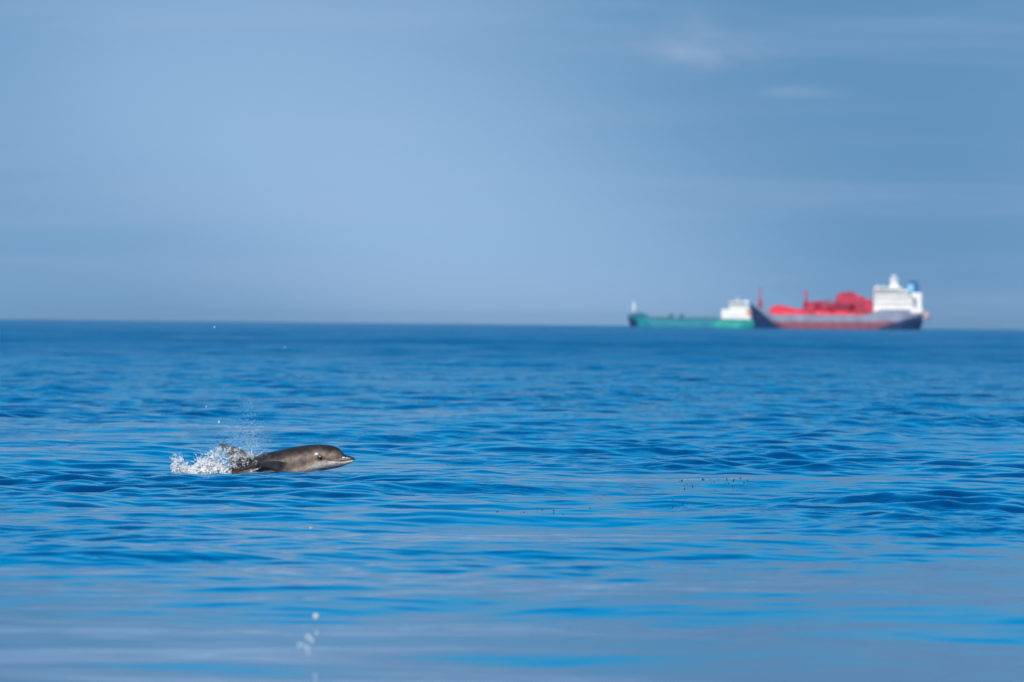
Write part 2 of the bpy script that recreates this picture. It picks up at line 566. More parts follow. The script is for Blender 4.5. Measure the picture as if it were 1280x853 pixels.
# superstructure
ss = MB()
ss.box(X(1091), X(1152), -8.6, 8.6, Z(390.5, 1120), Z(384, 1120))
ss.box(X(1091), X(1142), -8.0, 8.0, Z(384, 1120), Z(378, 1120))
ss.box(X(1091.3), X(1139), -7.6, 7.6, Z(378, 1120), Z(371, 1120))
ss.box(X(1091.6), X(1136), -7.2, 7.2, Z(371, 1120), Z(365, 1120))
sst = ss.build('superstructure', white, tanker)
MB().box(X(1127), X(1133), -5.5, 5.5, Z(365, 1120), Z(361.5, 1120), 0.2).build('deck_house', white, sst)
MB().tube((X(1094.5), -8, Z(359, 1120)), (X(1094.5), -8, Z(356.2, 1120)), 0.8, 0.5).build('searchlight', white, sst, True)
MB().box(X(1140.5), X(1143), -8.1, -7.0, Z(388, 1120), Z(371, 1120)).build('stair_well', steel, sst)
br = MB().box(X(1091), X(1127), -9.4, 9.4, Z(365, 1120), Z(359, 1120), 0.25).build('bridge', white, tanker)
MB().box(X(1091.5), X(1124), -9.48, -9.40, Z(362.6, 1120), Z(360.4, 1120)).build('bridge_window', glassm, br)
MB().box(X(1091) - 0.08, X(1091), -8.8, 8.8, Z(362.6, 1120), Z(360.4, 1120)).build('bridge_window', glassm, br)
for k, v in enumerate((378, 371, 365)):
    MB().box(X(1090.5), X(1143 - 3 * k), -8.9, 8.9, Z(v, 1120) - 0.12, Z(v, 1120) + 0.14).build('deck_edge', white, sst)
window_rows(sst, X(1094), X(1136), -7.66, (Z(374, 1120), Z(368, 1120)), 2.6, 0.9, 0.8, glassm)
window_rows(sst, X(1094), X(1140), -8.05, (Z(380.5, 1120),), 2.6, 0.9, 0.8, glassm)
mast = MB().tube((X(1116), 0, Z(359, 1120)), (X(1116.5), 0, Z(343, 1120)), 1.1, 0.6).build('radar_mast', white, tanker, True)
MB().box(X(1111), X(1122), -1.0, 1.0, Z(350.5, 1120), Z(348.5, 1120)).build('radar_scanner', white, mast)
MB().box(X(1113), X(1120), -1.6, 1.6, Z(345.6, 1120), Z(344, 1120)).build('mast_platform', white, mast)
MB().prism([(X(1110), Z(359, 1120)), (X(1113), Z(353, 1120)), (X(1120), Z(353, 1120)), (X(1124), Z(359, 1120))], -2.2, 2.2) \
    .build('mast_base', white, mast)
for u in (1098, 1104):
    MB().tube((X(u), -4, Z(359, 1120)), (X(u), -4, Z(355.5, 1120)), 0.5, 0.3).build('antenna', white, br)
fc = MB().box(X(1137), X(1151), -5.5, 5.5, Z(384, 1120), Z(365, 1120), 0.4).build('funnel_casing', white, tanker)
fu = MB().prism([(X(1131), Z(365, 1120)), (X(1131.5), Z(354.5, 1120)), (X(1137), Z(350, 1120)), (X(1143), Z(349, 1120)), (X(1147.5), Z(355, 1120)),
                 (X(1149), Z(365, 1120))], -3.6, 3.6).build('funnel', blue, fc)
MB().box(X(1133), X(1141), -3.68, -3.6, Z(363, 1120), Z(354.5, 1120)).build('funnel_band', paleblue, fu)
for u in (1138, 1142):
    MB().tube((X(u), 0, Z(351, 1120)), (X(u) + 0.3, 0, Z(347, 1120)), 0.5).build('exhaust_pipe', steel, fu, True)
lb = MB().capsule((X(1150), -4, Z(389, 1150)), (X(1162), -4, Z(397, 1150)), 2.5).build('lifeboat', pinkish, tanker, True)
MB().box(X(1148), X(1158.5), -6.4, -6.0, Z(398, 1150), Z(396.8, 1150)).build('lifeboat_ramp', steel, tanker)
# bulwark rail along the side
rl = MB()
rl.tube((X(975), -B1 / 2 + 0.3, zd + 1.0), (X(1082), -B1 / 2 + 0.3, zd + 1.0), 0.06, n=6)
for u in range(975, 1083, 3):
    rl.tube((X(u), -B1 / 2 + 0.3, zd), (X(u), -B1 / 2 + 0.3, zd + 1.0), 0.05, n=5)
rl.build('guard_rail', white, tanker)
an = MB().tube((X(949), -4.2, Z(391, 950)), (X(949), -4.2, Z(396, 950)), 0.25).tube((X(947.5), -4.4, Z(395.5, 950)), (X(950.5), -4.4, Z(395.5, 950)), 0.3) \
    .build('anchor', steel, tanker)

# ------------------------------------------------------------------ green coaster behind it
D2 = 7000.0
S2 = PX * D2
g1 = spot(784, 409, D2)
coaster = empty('cargo_ship', (g1.x, D2, 0.0), 0)
tag(coaster, 'low green cargo ship with white aft deckhouse partly behind the red-decked tanker', 'ship')
X = lambda u: (u - 784.5) * S2
Z = lambda v, u=860: (409.2 + (u - 860) * SL - v) * S2
L2 = X(946)
deck2 = interp([(X(784), Z(393.2, 784)), (X(808), Z(394, 808)), (X(816), Z(397.5, 816)), (X(890), Z(398, 890)), (X(946), Z(399, 930))])


def pick2(x, z):
    u = 784.5 + x / S2
    if u < 797 and z < Z(396.5, u) - (u - 785) * 0.12: return 0
    if z > deck2(x) - 1.6: return 3
    if u > 895: return 2
    return 1


h2 = hull_mesh('hull', L2, 16.0, deck2, X(789), [navy, teal, green, dteal], pick2, coaster, 90, 18)
tag(h2, 'teal and green hull with dark navy bow')
MB().prism([(X(788), Z(394)), (X(792), Z(391.5)), (X(803), Z(391.2)), (X(812), Z(395)), (X(812), Z(397))], -3.5, 3.5).build('forecastle_house', dteal, coaster)
fm = MB().tube((X(792.5), 0, Z(393, 790)), (X(792.5), 0, Z(377, 790)), 1.0, 0.5).build('foremast', white, coaster, True)
MB().box(X(790.5), X(794.5), -0.6, 0.6, Z(384, 790), Z(383, 790)).build('mast_platform', white, fm)
for u in (838.5, 851.5):
    d = MB().prism([(X(u - 4), Z(398)), (X(u - 3), Z(395)), (X(u - 1), Z(392.3)), (X(u + 1.5), Z(392.3)), (X(u + 4), Z(395)), (X(u + 4), Z(398))], -2.5, 2.5) \
        .build('deck_crane', dteal, coaster)
    MB().tube((X(u), 0, Z(393)), (X(u + 5), 0, Z(394.3)), 0.3).build('crane_jib', dteal, d)
for a, b in ((814, 834), (857, 877), (878, 896)):
    MB().box(X(a), X(b), -6.0, 6.0, Z(398.3), Z(396.6), 0.2).build('hatch_cover', dteal, coaster)
s2 = MB()
s2.box(X(902), X(911), -6.5, 6.5, Z(399.5, 910), Z(386.5, 910), 0.3)
s2.box(X(911), X(937), -7.2, 7.2, Z(399.5, 920), Z(389, 920))
s2.box(X(911.5), X(936), -6.8, 6.8, Z(389, 920), Z(382, 920))
so = s2.build('superstructure', white, coaster)
b2_ = MB().box(X(912), X(934), -7.8, 7.8, Z(382, 920), Z(376.8, 920), 0.25).build('bridge', white, coaster)
MB().box(X(912.5), X(932), -7.9, -7.82, Z(380.5, 920), Z(378.6, 920)).build('bridge_window', glassm, b2_)
window_rows(so, X(914), X(935), -7.25, (Z(394, 920),), 2.6, 0.9, 0.9, glassm)
window_rows(so, X(914), X(935), -6.85, (Z(386, 920),), 2.6, 0.9, 0.9, glassm)
MB().tube((X(922), 0, Z(377, 920)), (X(922), 0, Z(371, 920)), 0.6, 0.3).build('radar_mast', white, coaster, True)
MB().box(X(930), X(936), -2.5, 2.5, Z(382, 920), Z(375.5, 920), 0.4).build('funnel', white, coaster)
MB().capsule((X(933), -7.8, Z(388, 930)), (X(940.5), -7.8, Z(394.5, 930)), 1.5).build('lifeboat', orange, coaster, True)

# ------------------------------------------------------------------ the dolphin
DD = 71.0
SD = PX * DD                                     # metres per survey pixel at the animal
dol_o = spot(370, 588, DD)
DZ0 = 0.0


def dp(u, v, y=0.0):
    """survey pixel -> dolphin-local point (x along the animal, y away from camera)"""
    p = spot(u, v, DD)
    return (p.x - dol_o.x, y, p.z)


prof = [  # u, top, bottom, half width (px)
    (445.2, 574.0, 575.6, 1.0), (443.5, 572.2, 577.3, 3.2), (440.5, 570.9, 578.8, 4.6), (437, 570.0, 580.2, 5.6),
    (433.5, 568.9, 581.8, 6.8), (431, 567.0, 582.8, 8.2), (428.5, 564.0, 583.7, 10.0), (425.5, 561.0, 584.6, 12.2),
    (421, 558.6, 585.6, 14.6), (415, 556.9, 586.8, 16.8), (408, 555.9, 588.2, 18.8), (399, 555.6, 590.5, 20.8),
    (388, 556.2, 594.0, 23.0), (373, 558.2, 600.0, 25.2), (355, 561.7, 608.0, 26.8), (335, 566.6, 615.0, 27.2),
    (315, 573.0, 621.0, 26.0), (295, 581.5, 625.0, 23.5), (270, 594.0, 630.0, 19.5), (245, 608.0, 636.0, 14.0),
    (220, 622.0, 643.0, 9.0), (200, 633.0, 649.0, 6.0), (186, 641.0, 653.0, 4.0), (178, 645.5, 652.5, 2.0)]
pu = np.array([p[0] for p in prof][::-1]); pt = np.array([p[1] for p in prof][::-1])
pb = np.array([p[2] for p in prof][::-1]); pw = np.array([p[3] for p in prof][::-1])


def smooth_interp(xq, x, y):
    """monotone-ish cubic through the profile points"""
    d = np.diff(y) / np.diff(x)
    mslope = np.zeros_like(y)
    mslope[1:-1] = np.where(d[:-1] * d[1:] > 0, 2 * d[:-1] * d[1:] / (d[:-1] + d[1:] + 1e-12), 0)
    mslope[0], mslope[-1] = d[0], d[-1]
    i = np.clip(np.searchsorted(x, xq) - 1, 0, len(x) - 2)
    h = x[i + 1] - x[i]; t = (xq - x[i]) / h
    return ((2 * t**3 - 3 * t**2 + 1) * y[i] + (t**3 - 2 * t**2 + t) * h * mslope[i]
            + (-2 * t**3 + 3 * t**2) * y[i + 1] + (t**3 - t**2) * h * mslope[i + 1])


us = np.concatenate([np.linspace(178, 400, 70), np.linspace(402, 445.2, 46)])
T, Bm, Wd = smooth_interp(us, pu, pt), smooth_interp(us, pu, pb), smooth_interp(us, pu, pw)
NS = 40
bverts, bfaces = [], []
for i, u in enumerate(us):
    cz, hz, hw = (T[i] + Bm[i]) / 2, (Bm[i] - T[i]) / 2, Wd[i]
    for k in range(NS):
        a = 2 * math.pi * k / NS
        c, s = math.cos(a), math.sin(a)
        e = 0.92
        yy = hw * math.copysign(abs(c) ** e, c)
        vv = cz - hz * math.copysign(abs(s) ** e, s)
        x, _, z = dp(u, vv)
        bverts.append((x, yy * SD, z))
n = len(us)
for i in range(n - 1):
    for k in range(NS):
        a, b = i * NS + k, i * NS + (k + 1) % NS
        bfaces.append((a, b, b + NS, a + NS))
bfaces.append(tuple(range(NS))[::-1]); bfaces.append(tuple(range((n - 1) * NS, n * NS)))


def blade(root_a, root_b, edge_lead, edge_trail, thick, normal):
    """a fin: rows between the leading and trailing edge, lens shaped in section"""
    rows = len(edge_lead); cols = 9
    nv = Vector(normal).normalized()
    base = len(bverts)
    for r in range(rows):
        a, b = Vector(edge_lead[r]), Vector(edge_trail[r])
        th = thick * (1 - 0.75 * r / (rows - 1))
        for sgn in (1, -1):
            for c in range(cols):
                t = c / (cols - 1)
                f = max(0.22, (4 * t * (1 - t)) ** 0.6 * (1.25 - 0.5 * t))
                bverts.append(tuple(a.lerp(b, t) + nv * sgn * th * f))
    def vid(r, s, c): return base + (r * 2 + s) * cols + c
    for r in range(rows - 1):
        for c in range(cols - 1):
            bfaces.append((vid(r, 0, c), vid(r, 0, c + 1), vid(r + 1, 0, c + 1), vid(r + 1, 0, c)))
            bfaces.append((vid(r, 1, c), vid(r + 1, 1, c), vid(r + 1, 1, c + 1), vid(r, 1, c + 1)))
        bfaces.append((vid(r, 0, 0), vid(r + 1, 0, 0), vid(r + 1, 1, 0), vid(r, 1, 0)))
        e = cols - 1
        bfaces.append((vid(r, 0, e), vid(r, 1, e), vid(r + 1, 1, e), vid(r + 1, 0, e)))
    for r in (0, rows - 1):
        for c in range(cols - 1):
            f = (vid(r, 0, c), vid(r, 1, c), vid(r, 1, c + 1), vid(r, 0, c + 1))
            bfaces.append(f if r == 0 else f[::-1])


# dorsal fin, raked backwards
lead = [dp(326, 575), dp(318, 569), dp(308, 564.2), dp(297, 559.6), dp(287, 556.2), dp(279, 554.4), dp(274.5, 555.6)]
trail = [dp(284, 592), dp(286, 585), dp(288.5, 577), dp(286.5, 569.5), dp(281.5, 563), dp(276.5, 558.8), dp(273.5, 557.2)]
blade(0, 0, lead, trail, 0.030, (0, 1, 0))
# near flipper swept back along the flank, far flipper its mirror
for sgn in (-1, 1):
    def fl(u, v, y): x, _, z = dp(u, v); return (x, sgn * y * SD, z)
    lead = [fl(378, 588, 14), fl(368, 581.5, 22.5), fl(355, 576.0, 28.5), fl(339, 574.6, 34.5), fl(322, 578.5, 37.5), fl(308, 584, 39.5), fl(296, 588.5, 41)]
    trail = [fl(366, 595, 17), fl(354, 589.5, 27), fl(340, 586.5, 31), fl(328, 585.5, 35), fl(316, 586.5, 38), fl(304, 589, 40), fl(294, 590.5, 40.5)]
    blade(0, 0, lead, trail, 0.020, (0.1, 0.5 * sgn, 0.85))
# tail flukes (under water)
for sgn in (-1, 1):
    def fk(u, v, y): x, _, z = dp(u, v); return (x, sgn * y * SD, z)
    lead = [fk(194, 640, 0), fk(188, 642.5, 8), fk(180, 646, 18), fk(170, 650, 28), fk(162, 653, 35)]
    trail = [fk(174, 651, 0), fk(168, 652, 8), fk(163, 653.5, 18), fk(160, 655, 28), fk(159, 655, 35)]
    blade(0, 0, lead, trail, 0.018, (0.35, 0, 0.9))

tmp = mesh_obj('tmp_body', bverts, bfaces)
bmn = bmesh.new(); bmn.from_mesh(tmp.data)
bmesh.ops.recalc_face_normals(bmn, faces=bmn.faces[:]); bmn.to_mesh(tmp.data); bmn.free()
rm = tmp.modifiers.new('remesh', 'REMESH'); rm.mode = 'VOXEL'; rm.voxel_size = 0.0048
sm = tmp.modifiers.new('smooth', 'SMOOTH'); sm.factor = 0.5; sm.iterations = 11
dg = bpy.context.evaluated_depsgraph_get()
body_me = bpy.data.meshes.new_from_object(tmp.evaluated_get(dg))
bpy.data.objects.remove(tmp)
body_me.name = 'body'
nvt = len(body_me.vertices)
co = np.empty(nvt * 3, np.float32); body_me.vertices.foreach_get('co', co); co = co.reshape(-1, 3)
no = np.empty(nvt * 3, np.float32); body_me.vertices.foreach_get('normal', no); no = no.reshape(-1, 3)
U = (co[:, 0] + dol_o.x) / SD + 640
V = 405.5 + (U - 640) * SL + (CAM_H - co[:, 2]) / SD
Y = co[:, 1] / SD
# mouth line, eye socket, brow, blowhole: shaped into the skin
mouth_v = np.interp(U, [408, 413, 420, 430, 438, 445], [574.6, 576.2, 577.2, 577.0, 575.9, 575.0])
md = V - mouth_v
in_m = (U > 409) & (np.abs(Y) > 0.5)
disp = np.zeros(nvt, np.float32)
disp -= np.where(in_m, 0.0075 * np.exp(-(md / 0.75) ** 2) * np.clip((U - 409) / 5, 0, 1), 0)
disp += np.where(in_m, 0.003 * np.exp(-((md + 2.2) / 1.3) ** 2) * np.clip((U - 424) / 6, 0, 1), 0)
EU, EV = 402.6, 573.0
er = np.sqrt(((U - EU) / 1.5) ** 2 + (V - EV) ** 2)
disp += 0.008 * np.exp(-(((U - 398.0) / 3.6) ** 2 + ((V - 569.0) / 2.4) ** 2))
disp -= 0.006 * np.exp(-(er / 2.0) ** 2)
disp -= np.where(no[:, 2] > 0.5, 0.006 * np.exp(-(((U - 404) / 1.5) ** 2 + (Y / 2.5) ** 2)), 0)
co2 = co + no * disp[:, None]
body_me.vertices.foreach_set('co', co2.ravel())
body_me.polygons.foreach_set('use_smooth', np.ones(len(body_me.polygons), bool))


def sstep(x, a, b):
    t = np.clip((x - a) / (b - a), 0, 1)
    return t * t * (3 - 2 * t)


top_v = np.interp(U, pu, pt)
bot_v = np.interp(U, pu, pb)
rel = (V - top_v) / np.maximum(bot_v - top_v, 1)          # 0 on the back, 1 on the belly
cape = np.array((0.030, 0.025, 0.024)); flank = np.array((0.230, 0.162, 0.124)); pale = np.array((0.66, 0.56, 0.45))
dark = np.array((0.030, 0.029, 0.033))
head = sstep(U, 375, 412)
wob = 0.035 * np.sin(U * 0.21) + 0.02 * np.sin(U * 0.53 + V * 0.7)
f1 = sstep(rel + wob, 0.08, 0.50 - 0.10 * head)
f2 = sstep(rel + wob * 0.6, 0.58 - 0.05 * head, 0.80 - 0.06 * head) * sstep(U, 330, 400)
col = cape[None] * (1 - f1)[:, None] + flank[None] * f1[:, None]
col = col * (1 - f2)[:, None] + pale[None] * f2[:, None]
lower = sstep(md, 0.3, 2.0) * sstep(U, 410, 425)
col = col * (1 - 0.8 * lower)[:, None] + pale[None] * (0.8 * lower)[:, None]
beak = sstep(U, 426, 433) * sstep(-md, 0.5, 1.5)
col = col * (1 - 0.75 * beak)[:, None] + dark[None] * (0.75 * beak)[:, None]
lip_glint = sstep(U, 424, 428) * (1 - sstep(U, 437, 441)) * np.exp(-((md + 2.6) / 1.2) ** 2)  # bright glint along the upper lip, painted into the skin colour
col = col * (1 - 0.6 * lip_glint)[:, None] + pale[None] * (0.6 * lip_glint)[:, None]
eyep = np.exp(-(er / 3.7) ** 4)
col = col * (1 - 0.9 * eyep)[:, None] + dark[None] * (0.9 * eyep)[:, None]
es = np.exp(-(((V - (EV + 0.12 * (U - EU))) / 1.6) ** 2)) * sstep(U, 403, 408) * (1 - sstep(U, 416, 424))
col = col * (1 - 0.5 * es)[:, None] + cape[None] * (0.5 * es)[:, None]
rear = 1 - sstep(U, 318, 356)
col = col * (1 - 0.8 * rear)[:, None] + cape[None] * (0.8 * rear)[:, None]
flip = ((np.abs(Y) > np.interp(U, pu, pw) + 0.4) | ((U < 322) & (V < top_v - 0.5)))
fm_ = np.where((U < 322) & (V < top_v - 0.5), 1.0, sstep(np.abs(Y) - np.interp(U, pu, pw), -1.5, 1.5) * (U < 385))
col = col * (1 - fm_)[:, None] + dark[None] * 1.2 * fm_[:, None]
mot = 1 + 0.10 * rng.standard_normal(nvt)
col = np.clip(col * mot[:, None], 0, 1)
att = body_me.color_attributes.new('skin', 'FLOAT_COLOR', 'POINT')
att.data.foreach_set('color', np.concatenate([col, np.ones((nvt, 1))], 1).astype(np.float32).ravel())

skin = bpy.data.materials.new('wet_dolphin_skin'); skin.use_nodes = True
nt = skin.node_tree; N = nt.nodes; L = nt.links
sb = N['Principled BSDF']
at = N.new('ShaderNodeAttribute'); at.attribute_name = 'skin'

sb.inputs['Roughness'].default_value = 0.42
sb.inputs['Specular IOR Level'].default_value = 0.22
sb.inputs['Coat Weight'].default_value = 0.06
sb.inputs['Coat Roughness'].default_value = 0.12
sb.inputs['Coat IOR'].default_value = 1.33
tc = N.new('ShaderNodeTexCoord')
n1 = N.new('ShaderNodeTexNoise'); n1.inputs['Scale'].default_value = 26; n1.inputs['Detail'].default_value = 4
L.new(tc.outputs['Object'], n1.inputs['Vector'])
n2 = N.new('ShaderNodeTexNoise'); n2.inputs['Scale'].default_value = 15; n2.inputs['Detail'].default_value = 7
n2.inputs['Roughness'].default_value = 0.65
L.new(tc.outputs['Object'], n2.inputs['Vector'])
mr = N.new('ShaderNodeMapRange')
for k_, v_ in (('From Min', 0.32), ('From Max', 0.68), ('To Min', 0.55), ('To Max', 1.45)): mr.inputs[k_].default_value = v_
L.new(n2.outputs['Fac'], mr.inputs['Value'])
mxc = N.new('ShaderNodeMix'); mxc.data_type = 'RGBA'; mxc.blend_type = 'MULTIPLY'; mxc.inputs['Factor'].default_value = 1
L.new(at.outputs['Color'], mxc.inputs['A']); L.new(mr.outputs['Result'], mxc.inputs['B'])
L.new(mxc.outputs['Result'], sb.inputs['Base Color'])
mr2 = N.new('ShaderNodeMapRange')                      # films of water: glossy here, duller there
for k_, v_ in (('From Min', 0.35), ('From Max', 0.65), ('To Min', 0.22), ('To Max', 0.60)): mr2.inputs[k_].default_value = v_
L.new(n1.outputs['Fac'], mr2.inputs['Value']); L.new(mr2.outputs['Result'], sb.inputs['Roughness'])
bp = N.new('ShaderNodeBump'); bp.inputs['Strength'].default_value = 0.5; bp.inputs['Distance'].default_value = 0.012
L.new(n1.outputs['Fac'], bp.inputs['Height']); L.new(bp.outputs['Normal'], sb.inputs['Normal'])
L.new(bp.outputs['Normal'], sb.inputs['Coat Normal'])
body_me.materials.clear(); body_me.materials.append(skin)

dolphin = empty('dolphin', (dol_o.x, DD, DZ0))
tag(dolphin, 'young grey dolphin surfacing with pale throat and wet swept-back fin', 'dolphin')
body = bpy.data.objects.new('body', body_me); C.objects.link(body); body.parent = dolphin
GLINTS = []
eyem = mat('dark_wet_eye', (0.006, 0.005, 0.005), 0.05, 0.6, noise=0.05)
for sgn in (-1, 1):
    hw = float(np.interp(EU, pu, pw))
    x, _, z = dp(EU, EV)
    b = bmesh.new(); bmesh.ops.create_uvsphere(b, u_segments=16, v_segments=10, radius=0.011)
    em = bpy.data.meshes.new('eye'); b.to_mesh(em); b.free(); em.materials.append(eyem)
    em.polygons.foreach_set('use_smooth', [True] * len(em.polygons))
    e = bpy.data.objects.new('eye', em); C.objects.link(e); e.parent = dolphin
    e.location = (x, sgn * (hw * SD * 0.965), z)

for name_, u_, v_, ru, rv in (('glint_blob', 397.4, 568.0, 2.9, 2.3), ('glint_blob', 401.8, 570.6, 1.0, 0.8), ('glint_blob', 430.6, 572.2, 3.2, 1.0),  # white blobs added on brow and lip to imitate sun glints on wet skin
                              ('glint_blob', 435.2, 572.4, 1.6, 0.7)):
    hw = float(np.interp(u_, pu, pw)); t_, b_ = float(np.interp(u_, pu, pt)), float(np.interp(u_, pu, pb))
    c_ = np.clip((2 * v_ - t_ - b_) / (b_ - t_), -0.95, 0.95)
    x, _, z = dp(u_, v_)
    b = bmesh.new(); bmesh.ops.create_icosphere(b, subdivisions=2, radius=1.0)
    for w in b.verts:
        w.co = Vector((w.co.x * ru * SD, w.co.y * 0.010, w.co.z * rv * SD * (1 + 0.2 * math.sin(4 * w.co.x))))
    em = bpy.data.meshes.new(name_); b.to_mesh(em); b.free()
    em.polygons.foreach_set('use_smooth', [True] * len(em.polygons))
    e = bpy.data.objects.new(name_, em); C.objects.link(e); e.parent = dolphin
    e.location = (x, -hw * SD * math.sqrt(1 - c_ * c_) ** 0.92, z)
    GLINTS.append(e)

# ------------------------------------------------------------------ splash
foam = bpy.data.materials.new('white_water'); foam.use_nodes = True
nt = foam.node_tree; N = nt.nodes; L = nt.links
fb = N['Principled BSDF']
fb.inputs['Base Color'].default_value = (0.95, 0.95, 0.95, 1)
fb.inputs['Roughness'].default_value = 0.25
fb.inputs['Subsurface Weight'].default_value = 0.0
tr = N.new('ShaderNodeBsdfTranslucent'); tr.inputs['Color'].default_value = (0.95, 0.95, 0.95, 1)
mxs = N.new('ShaderNodeMixShader'); mxs.inputs[0].default_value = 0.4
L.new(fb.outputs[0], mxs.inputs[1]); L.new(tr.outputs[0], mxs.inputs[2])
L.new(mxs.outputs[0], N['Material Output'].inputs['Surface'])

for e in GLINTS:
    e.data.materials.append(foam)
drop = bpy.data.materials.new('clear_droplet_water'); drop.use_nodes = True
db = drop.node_tree.nodes['Principled BSDF']
db.inputs['Base Color'].default_value = (0.80, 0.87, 0.94, 1)
db.inputs['Roughness'].default_value = 0.08
db.inputs['IOR'].default_value = 1.33
db.inputs['Transmission Weight'].default_value = 0.25

ib = bmesh.new(); bmesh.ops.create_icosphere(ib, subdivisions=1, radius=1.0)
IV = np.array([v.co[:] for v in ib.verts]); IF = np.array([[v.index for v in f.verts] for f in ib.faces]); ib.free()


def drops(name, P, rad, m, stretch=None, lump=0.0):
    """thousands of little water blobs joined into one mesh"""
    k = len(P)
    sh = IV[None] * rad[:, None, None]
    if lump > 0:
        sh = sh * (1 + lump * rng.standard_normal((k, len(IV), 1)))
    if stretch is not None:
        d, f = stretch
        sh = sh + (sh @ d[:, :, None]) * d[:, None, :] * f[:, None, None]
    vv = (sh + P[:, None, :]).reshape(-1, 3)
    ff = (IF[None] + (np.arange(k) * len(IV))[:, None, None]).reshape(-1, 3)
    me = bpy.data.meshes.new(name)
    me.vertices.add(len(vv)); me.vertices.foreach_set('co', vv.astype(np.float32).ravel())
    me.loops.add(ff.size); me.loops.foreach_set('vertex_index', ff.ravel().astype(np.int32))
    me.polygons.add(len(ff)); me.polygons.foreach_set('loop_start', np.arange(0, ff.size, 3, dtype=np.int32))
    me.update(calc_edges=True)
    me.polygons.foreach_set('use_smooth', np.ones(len(ff), bool))
    me.materials.append(m)
    o = bpy.data.objects.new(name, me); C.objects.link(o)
    return o


def to_world(u, v, y):
    x = (u - 640) * SD
    z = CAM_H - ((v - 405.5) - (u - 640) * SL) * SD
    return np.stack([x, DD + y, z], -1)


# the solid churned mound
crest_u = [216, 219, 222, 226, 231, 236, 241, 247, 253, 259, 266, 274, 281, 287, 292]
crest_v = [587, 577, 568, 572, 577, 581, 583, 580, 575, 573.5, 575.5, 578.5, 581, 585.5, 591]
k = 15000
u = rng.uniform(217, 291, k)
cv = np.interp(u, crest_u, crest_v) + 1.2 * np.sin(u * 1.7) + 0.8 * np.sin(u * 3.9 + 1)
dens = np.interp(u, [217, 232, 240, 248, 291], [0.09, 0.16, 0.6, 1.0, 1.0])
keep = rng.uniform(0, 1, k) < dens
u, cv = u[keep], cv[keep]
v = cv + (594 - cv) * rng.uniform(0, 1, len(u)) ** 0.75
y = rng.normal(-0.17, 0.08, len(u))
rad = 0.0045 * np.exp(rng.normal(0, 0.45, len(u))) * np.interp(u, [217, 240, 250], [0.7, 0.9, 1.25]) * np.interp(v - cv, [0, 6], [0.45, 1.1])
mound = drops('white_water_splash', to_world(u, v, y), rad, foam, lump=0.15)
tag(mound, 'churned white water thrown up behind the surfacing dolphin', 'splash', kind='stuff')

# the dense core of foam under the beads
gu, gy = np.meshgrid(np.linspace(239, 290, 90), np.linspace(-0.34, 0.10, 40), indexing='ij')
ch_ = np.interp(gu, crest_u, crest_v)
hump = np.clip(1 - ((gy + 0.12) / 0.23) ** 2, 0, 1) ** 0.5
lumps = sum(a_ * np.sin(gu * f_ + p_) * np.sin(gy * f_ * 110 + 2 * p_ + 0.5 * np.sin(gu * 0.9 * f_)) for a_, f_, p_ in
            ((1.1, 0.55, 0.3), (0.8, 1.1, 1.9), (0.5, 2.1, 4.0)))
gv = 594.5 - (594.5 - (ch_ + 2.6)) * hump + lumps * hump
HP = to_world(gu.ravel(), gv.ravel(), gy.ravel())
hi_ = np.arange(90 * 40).reshape(90, 40)
hq = np.stack([hi_[:-1, :-1], hi_[1:, :-1], hi_[1:, 1:], hi_[:-1, 1:]], -1).reshape(-1, 4)
core = mesh_obj('foam_core', HP, hq.tolist(), foam, mound, True)
tag(core, kind='stuff')

# lacy curtain: clots, strings and single beads of water torn off the fin
P, RD, DV, ST = [], [], [], []


def bead(u_, v_, y_, r_, dir_, st_):
    P.append((u_, v_, y_)); RD.append(r_); DV.append(dir_ / np.linalg.norm(dir_)); ST.append(st_)


for s_ in range(150):                                   # clots
    if s_ < 34:
        u0 = rng.uniform(217, 238); top_ = np.interp(u0, [217, 222, 230, 238], [576, 566, 573, 580])
        v0 = rng.uniform(top_, 590)
    else:
        u0 = rng.choice([rng.uniform(250, 300), rng.uniform(270, 326)])
        top_ = np.interp(u0, [250, 262, 280, 300, 326], [575, 564, 556, 562, 569])
        v0 = top_ + (586 - top_) * rng.uniform(0, 1) ** 0.85
    if u0 > 278 and rng.uniform() < 0.35: continue
    y0 = rng.normal(-0.13, 0.06)
    sx, sz = rng.uniform(0.6, 2.6), rng.uniform(0.6, 2.2)
    sh = rng.normal(0, 0.7)
    for _ in range(int(rng.uniform(8, 34))):
        gx, gz = rng.normal(0, 1, 2)
        bead(u0 + sx * gx + sh * gz, v0 + sz * gz, y0 + rng.normal(0, 0.015), 0.0014 * math.exp(rng.normal(0.25, 0.5)),
             np.array((rng.normal(), 0, rng.normal() + 1e-3)), rng.uniform(0, 1.2))
for s_ in range(110):                                   # strings
    if s_ < 26:
        u0, v0 = rng.uniform(219, 236), rng.uniform(580, 590)
        du, dv = rng.normal(-3, 3), -rng.uniform(5, 17)
    else:
        u0 = rng.uniform(250, 322)
        v0 = np.interp(u0, [250, 275, 300, 322], [578, 574, 572, 572]) + rng.uniform(-4, 8)
        du, dv = rng.normal(-4, 7), -rng.uniform(1, 12)
    y0, bend = rng.normal(-0.13, 0.06), rng.normal(0, 4)
    for q_ in range(14):
        t = q_ / 14 + rng.uniform(-0.04, 0.04)
        if rng.uniform() < 0.45: continue
        bead(u0 + du * t + bend * t * (1 - t) + rng.normal(0, 0.35), v0 + dv * t * (1.3 - 0.3 * t) + rng.normal(0, 0.35), y0,
             0.0018 * math.exp(rng.normal(0.15, 0.4)), np.array((du, 0.0, -dv)), rng.uniform(0, 0.9))
P = np.array(P)
lace = drops('spray_threads', to_world(P[:, 0], P[:, 1], P[:, 2]), np.array(RD), foam, (np.array(DV), np.array(ST)), 0.1)
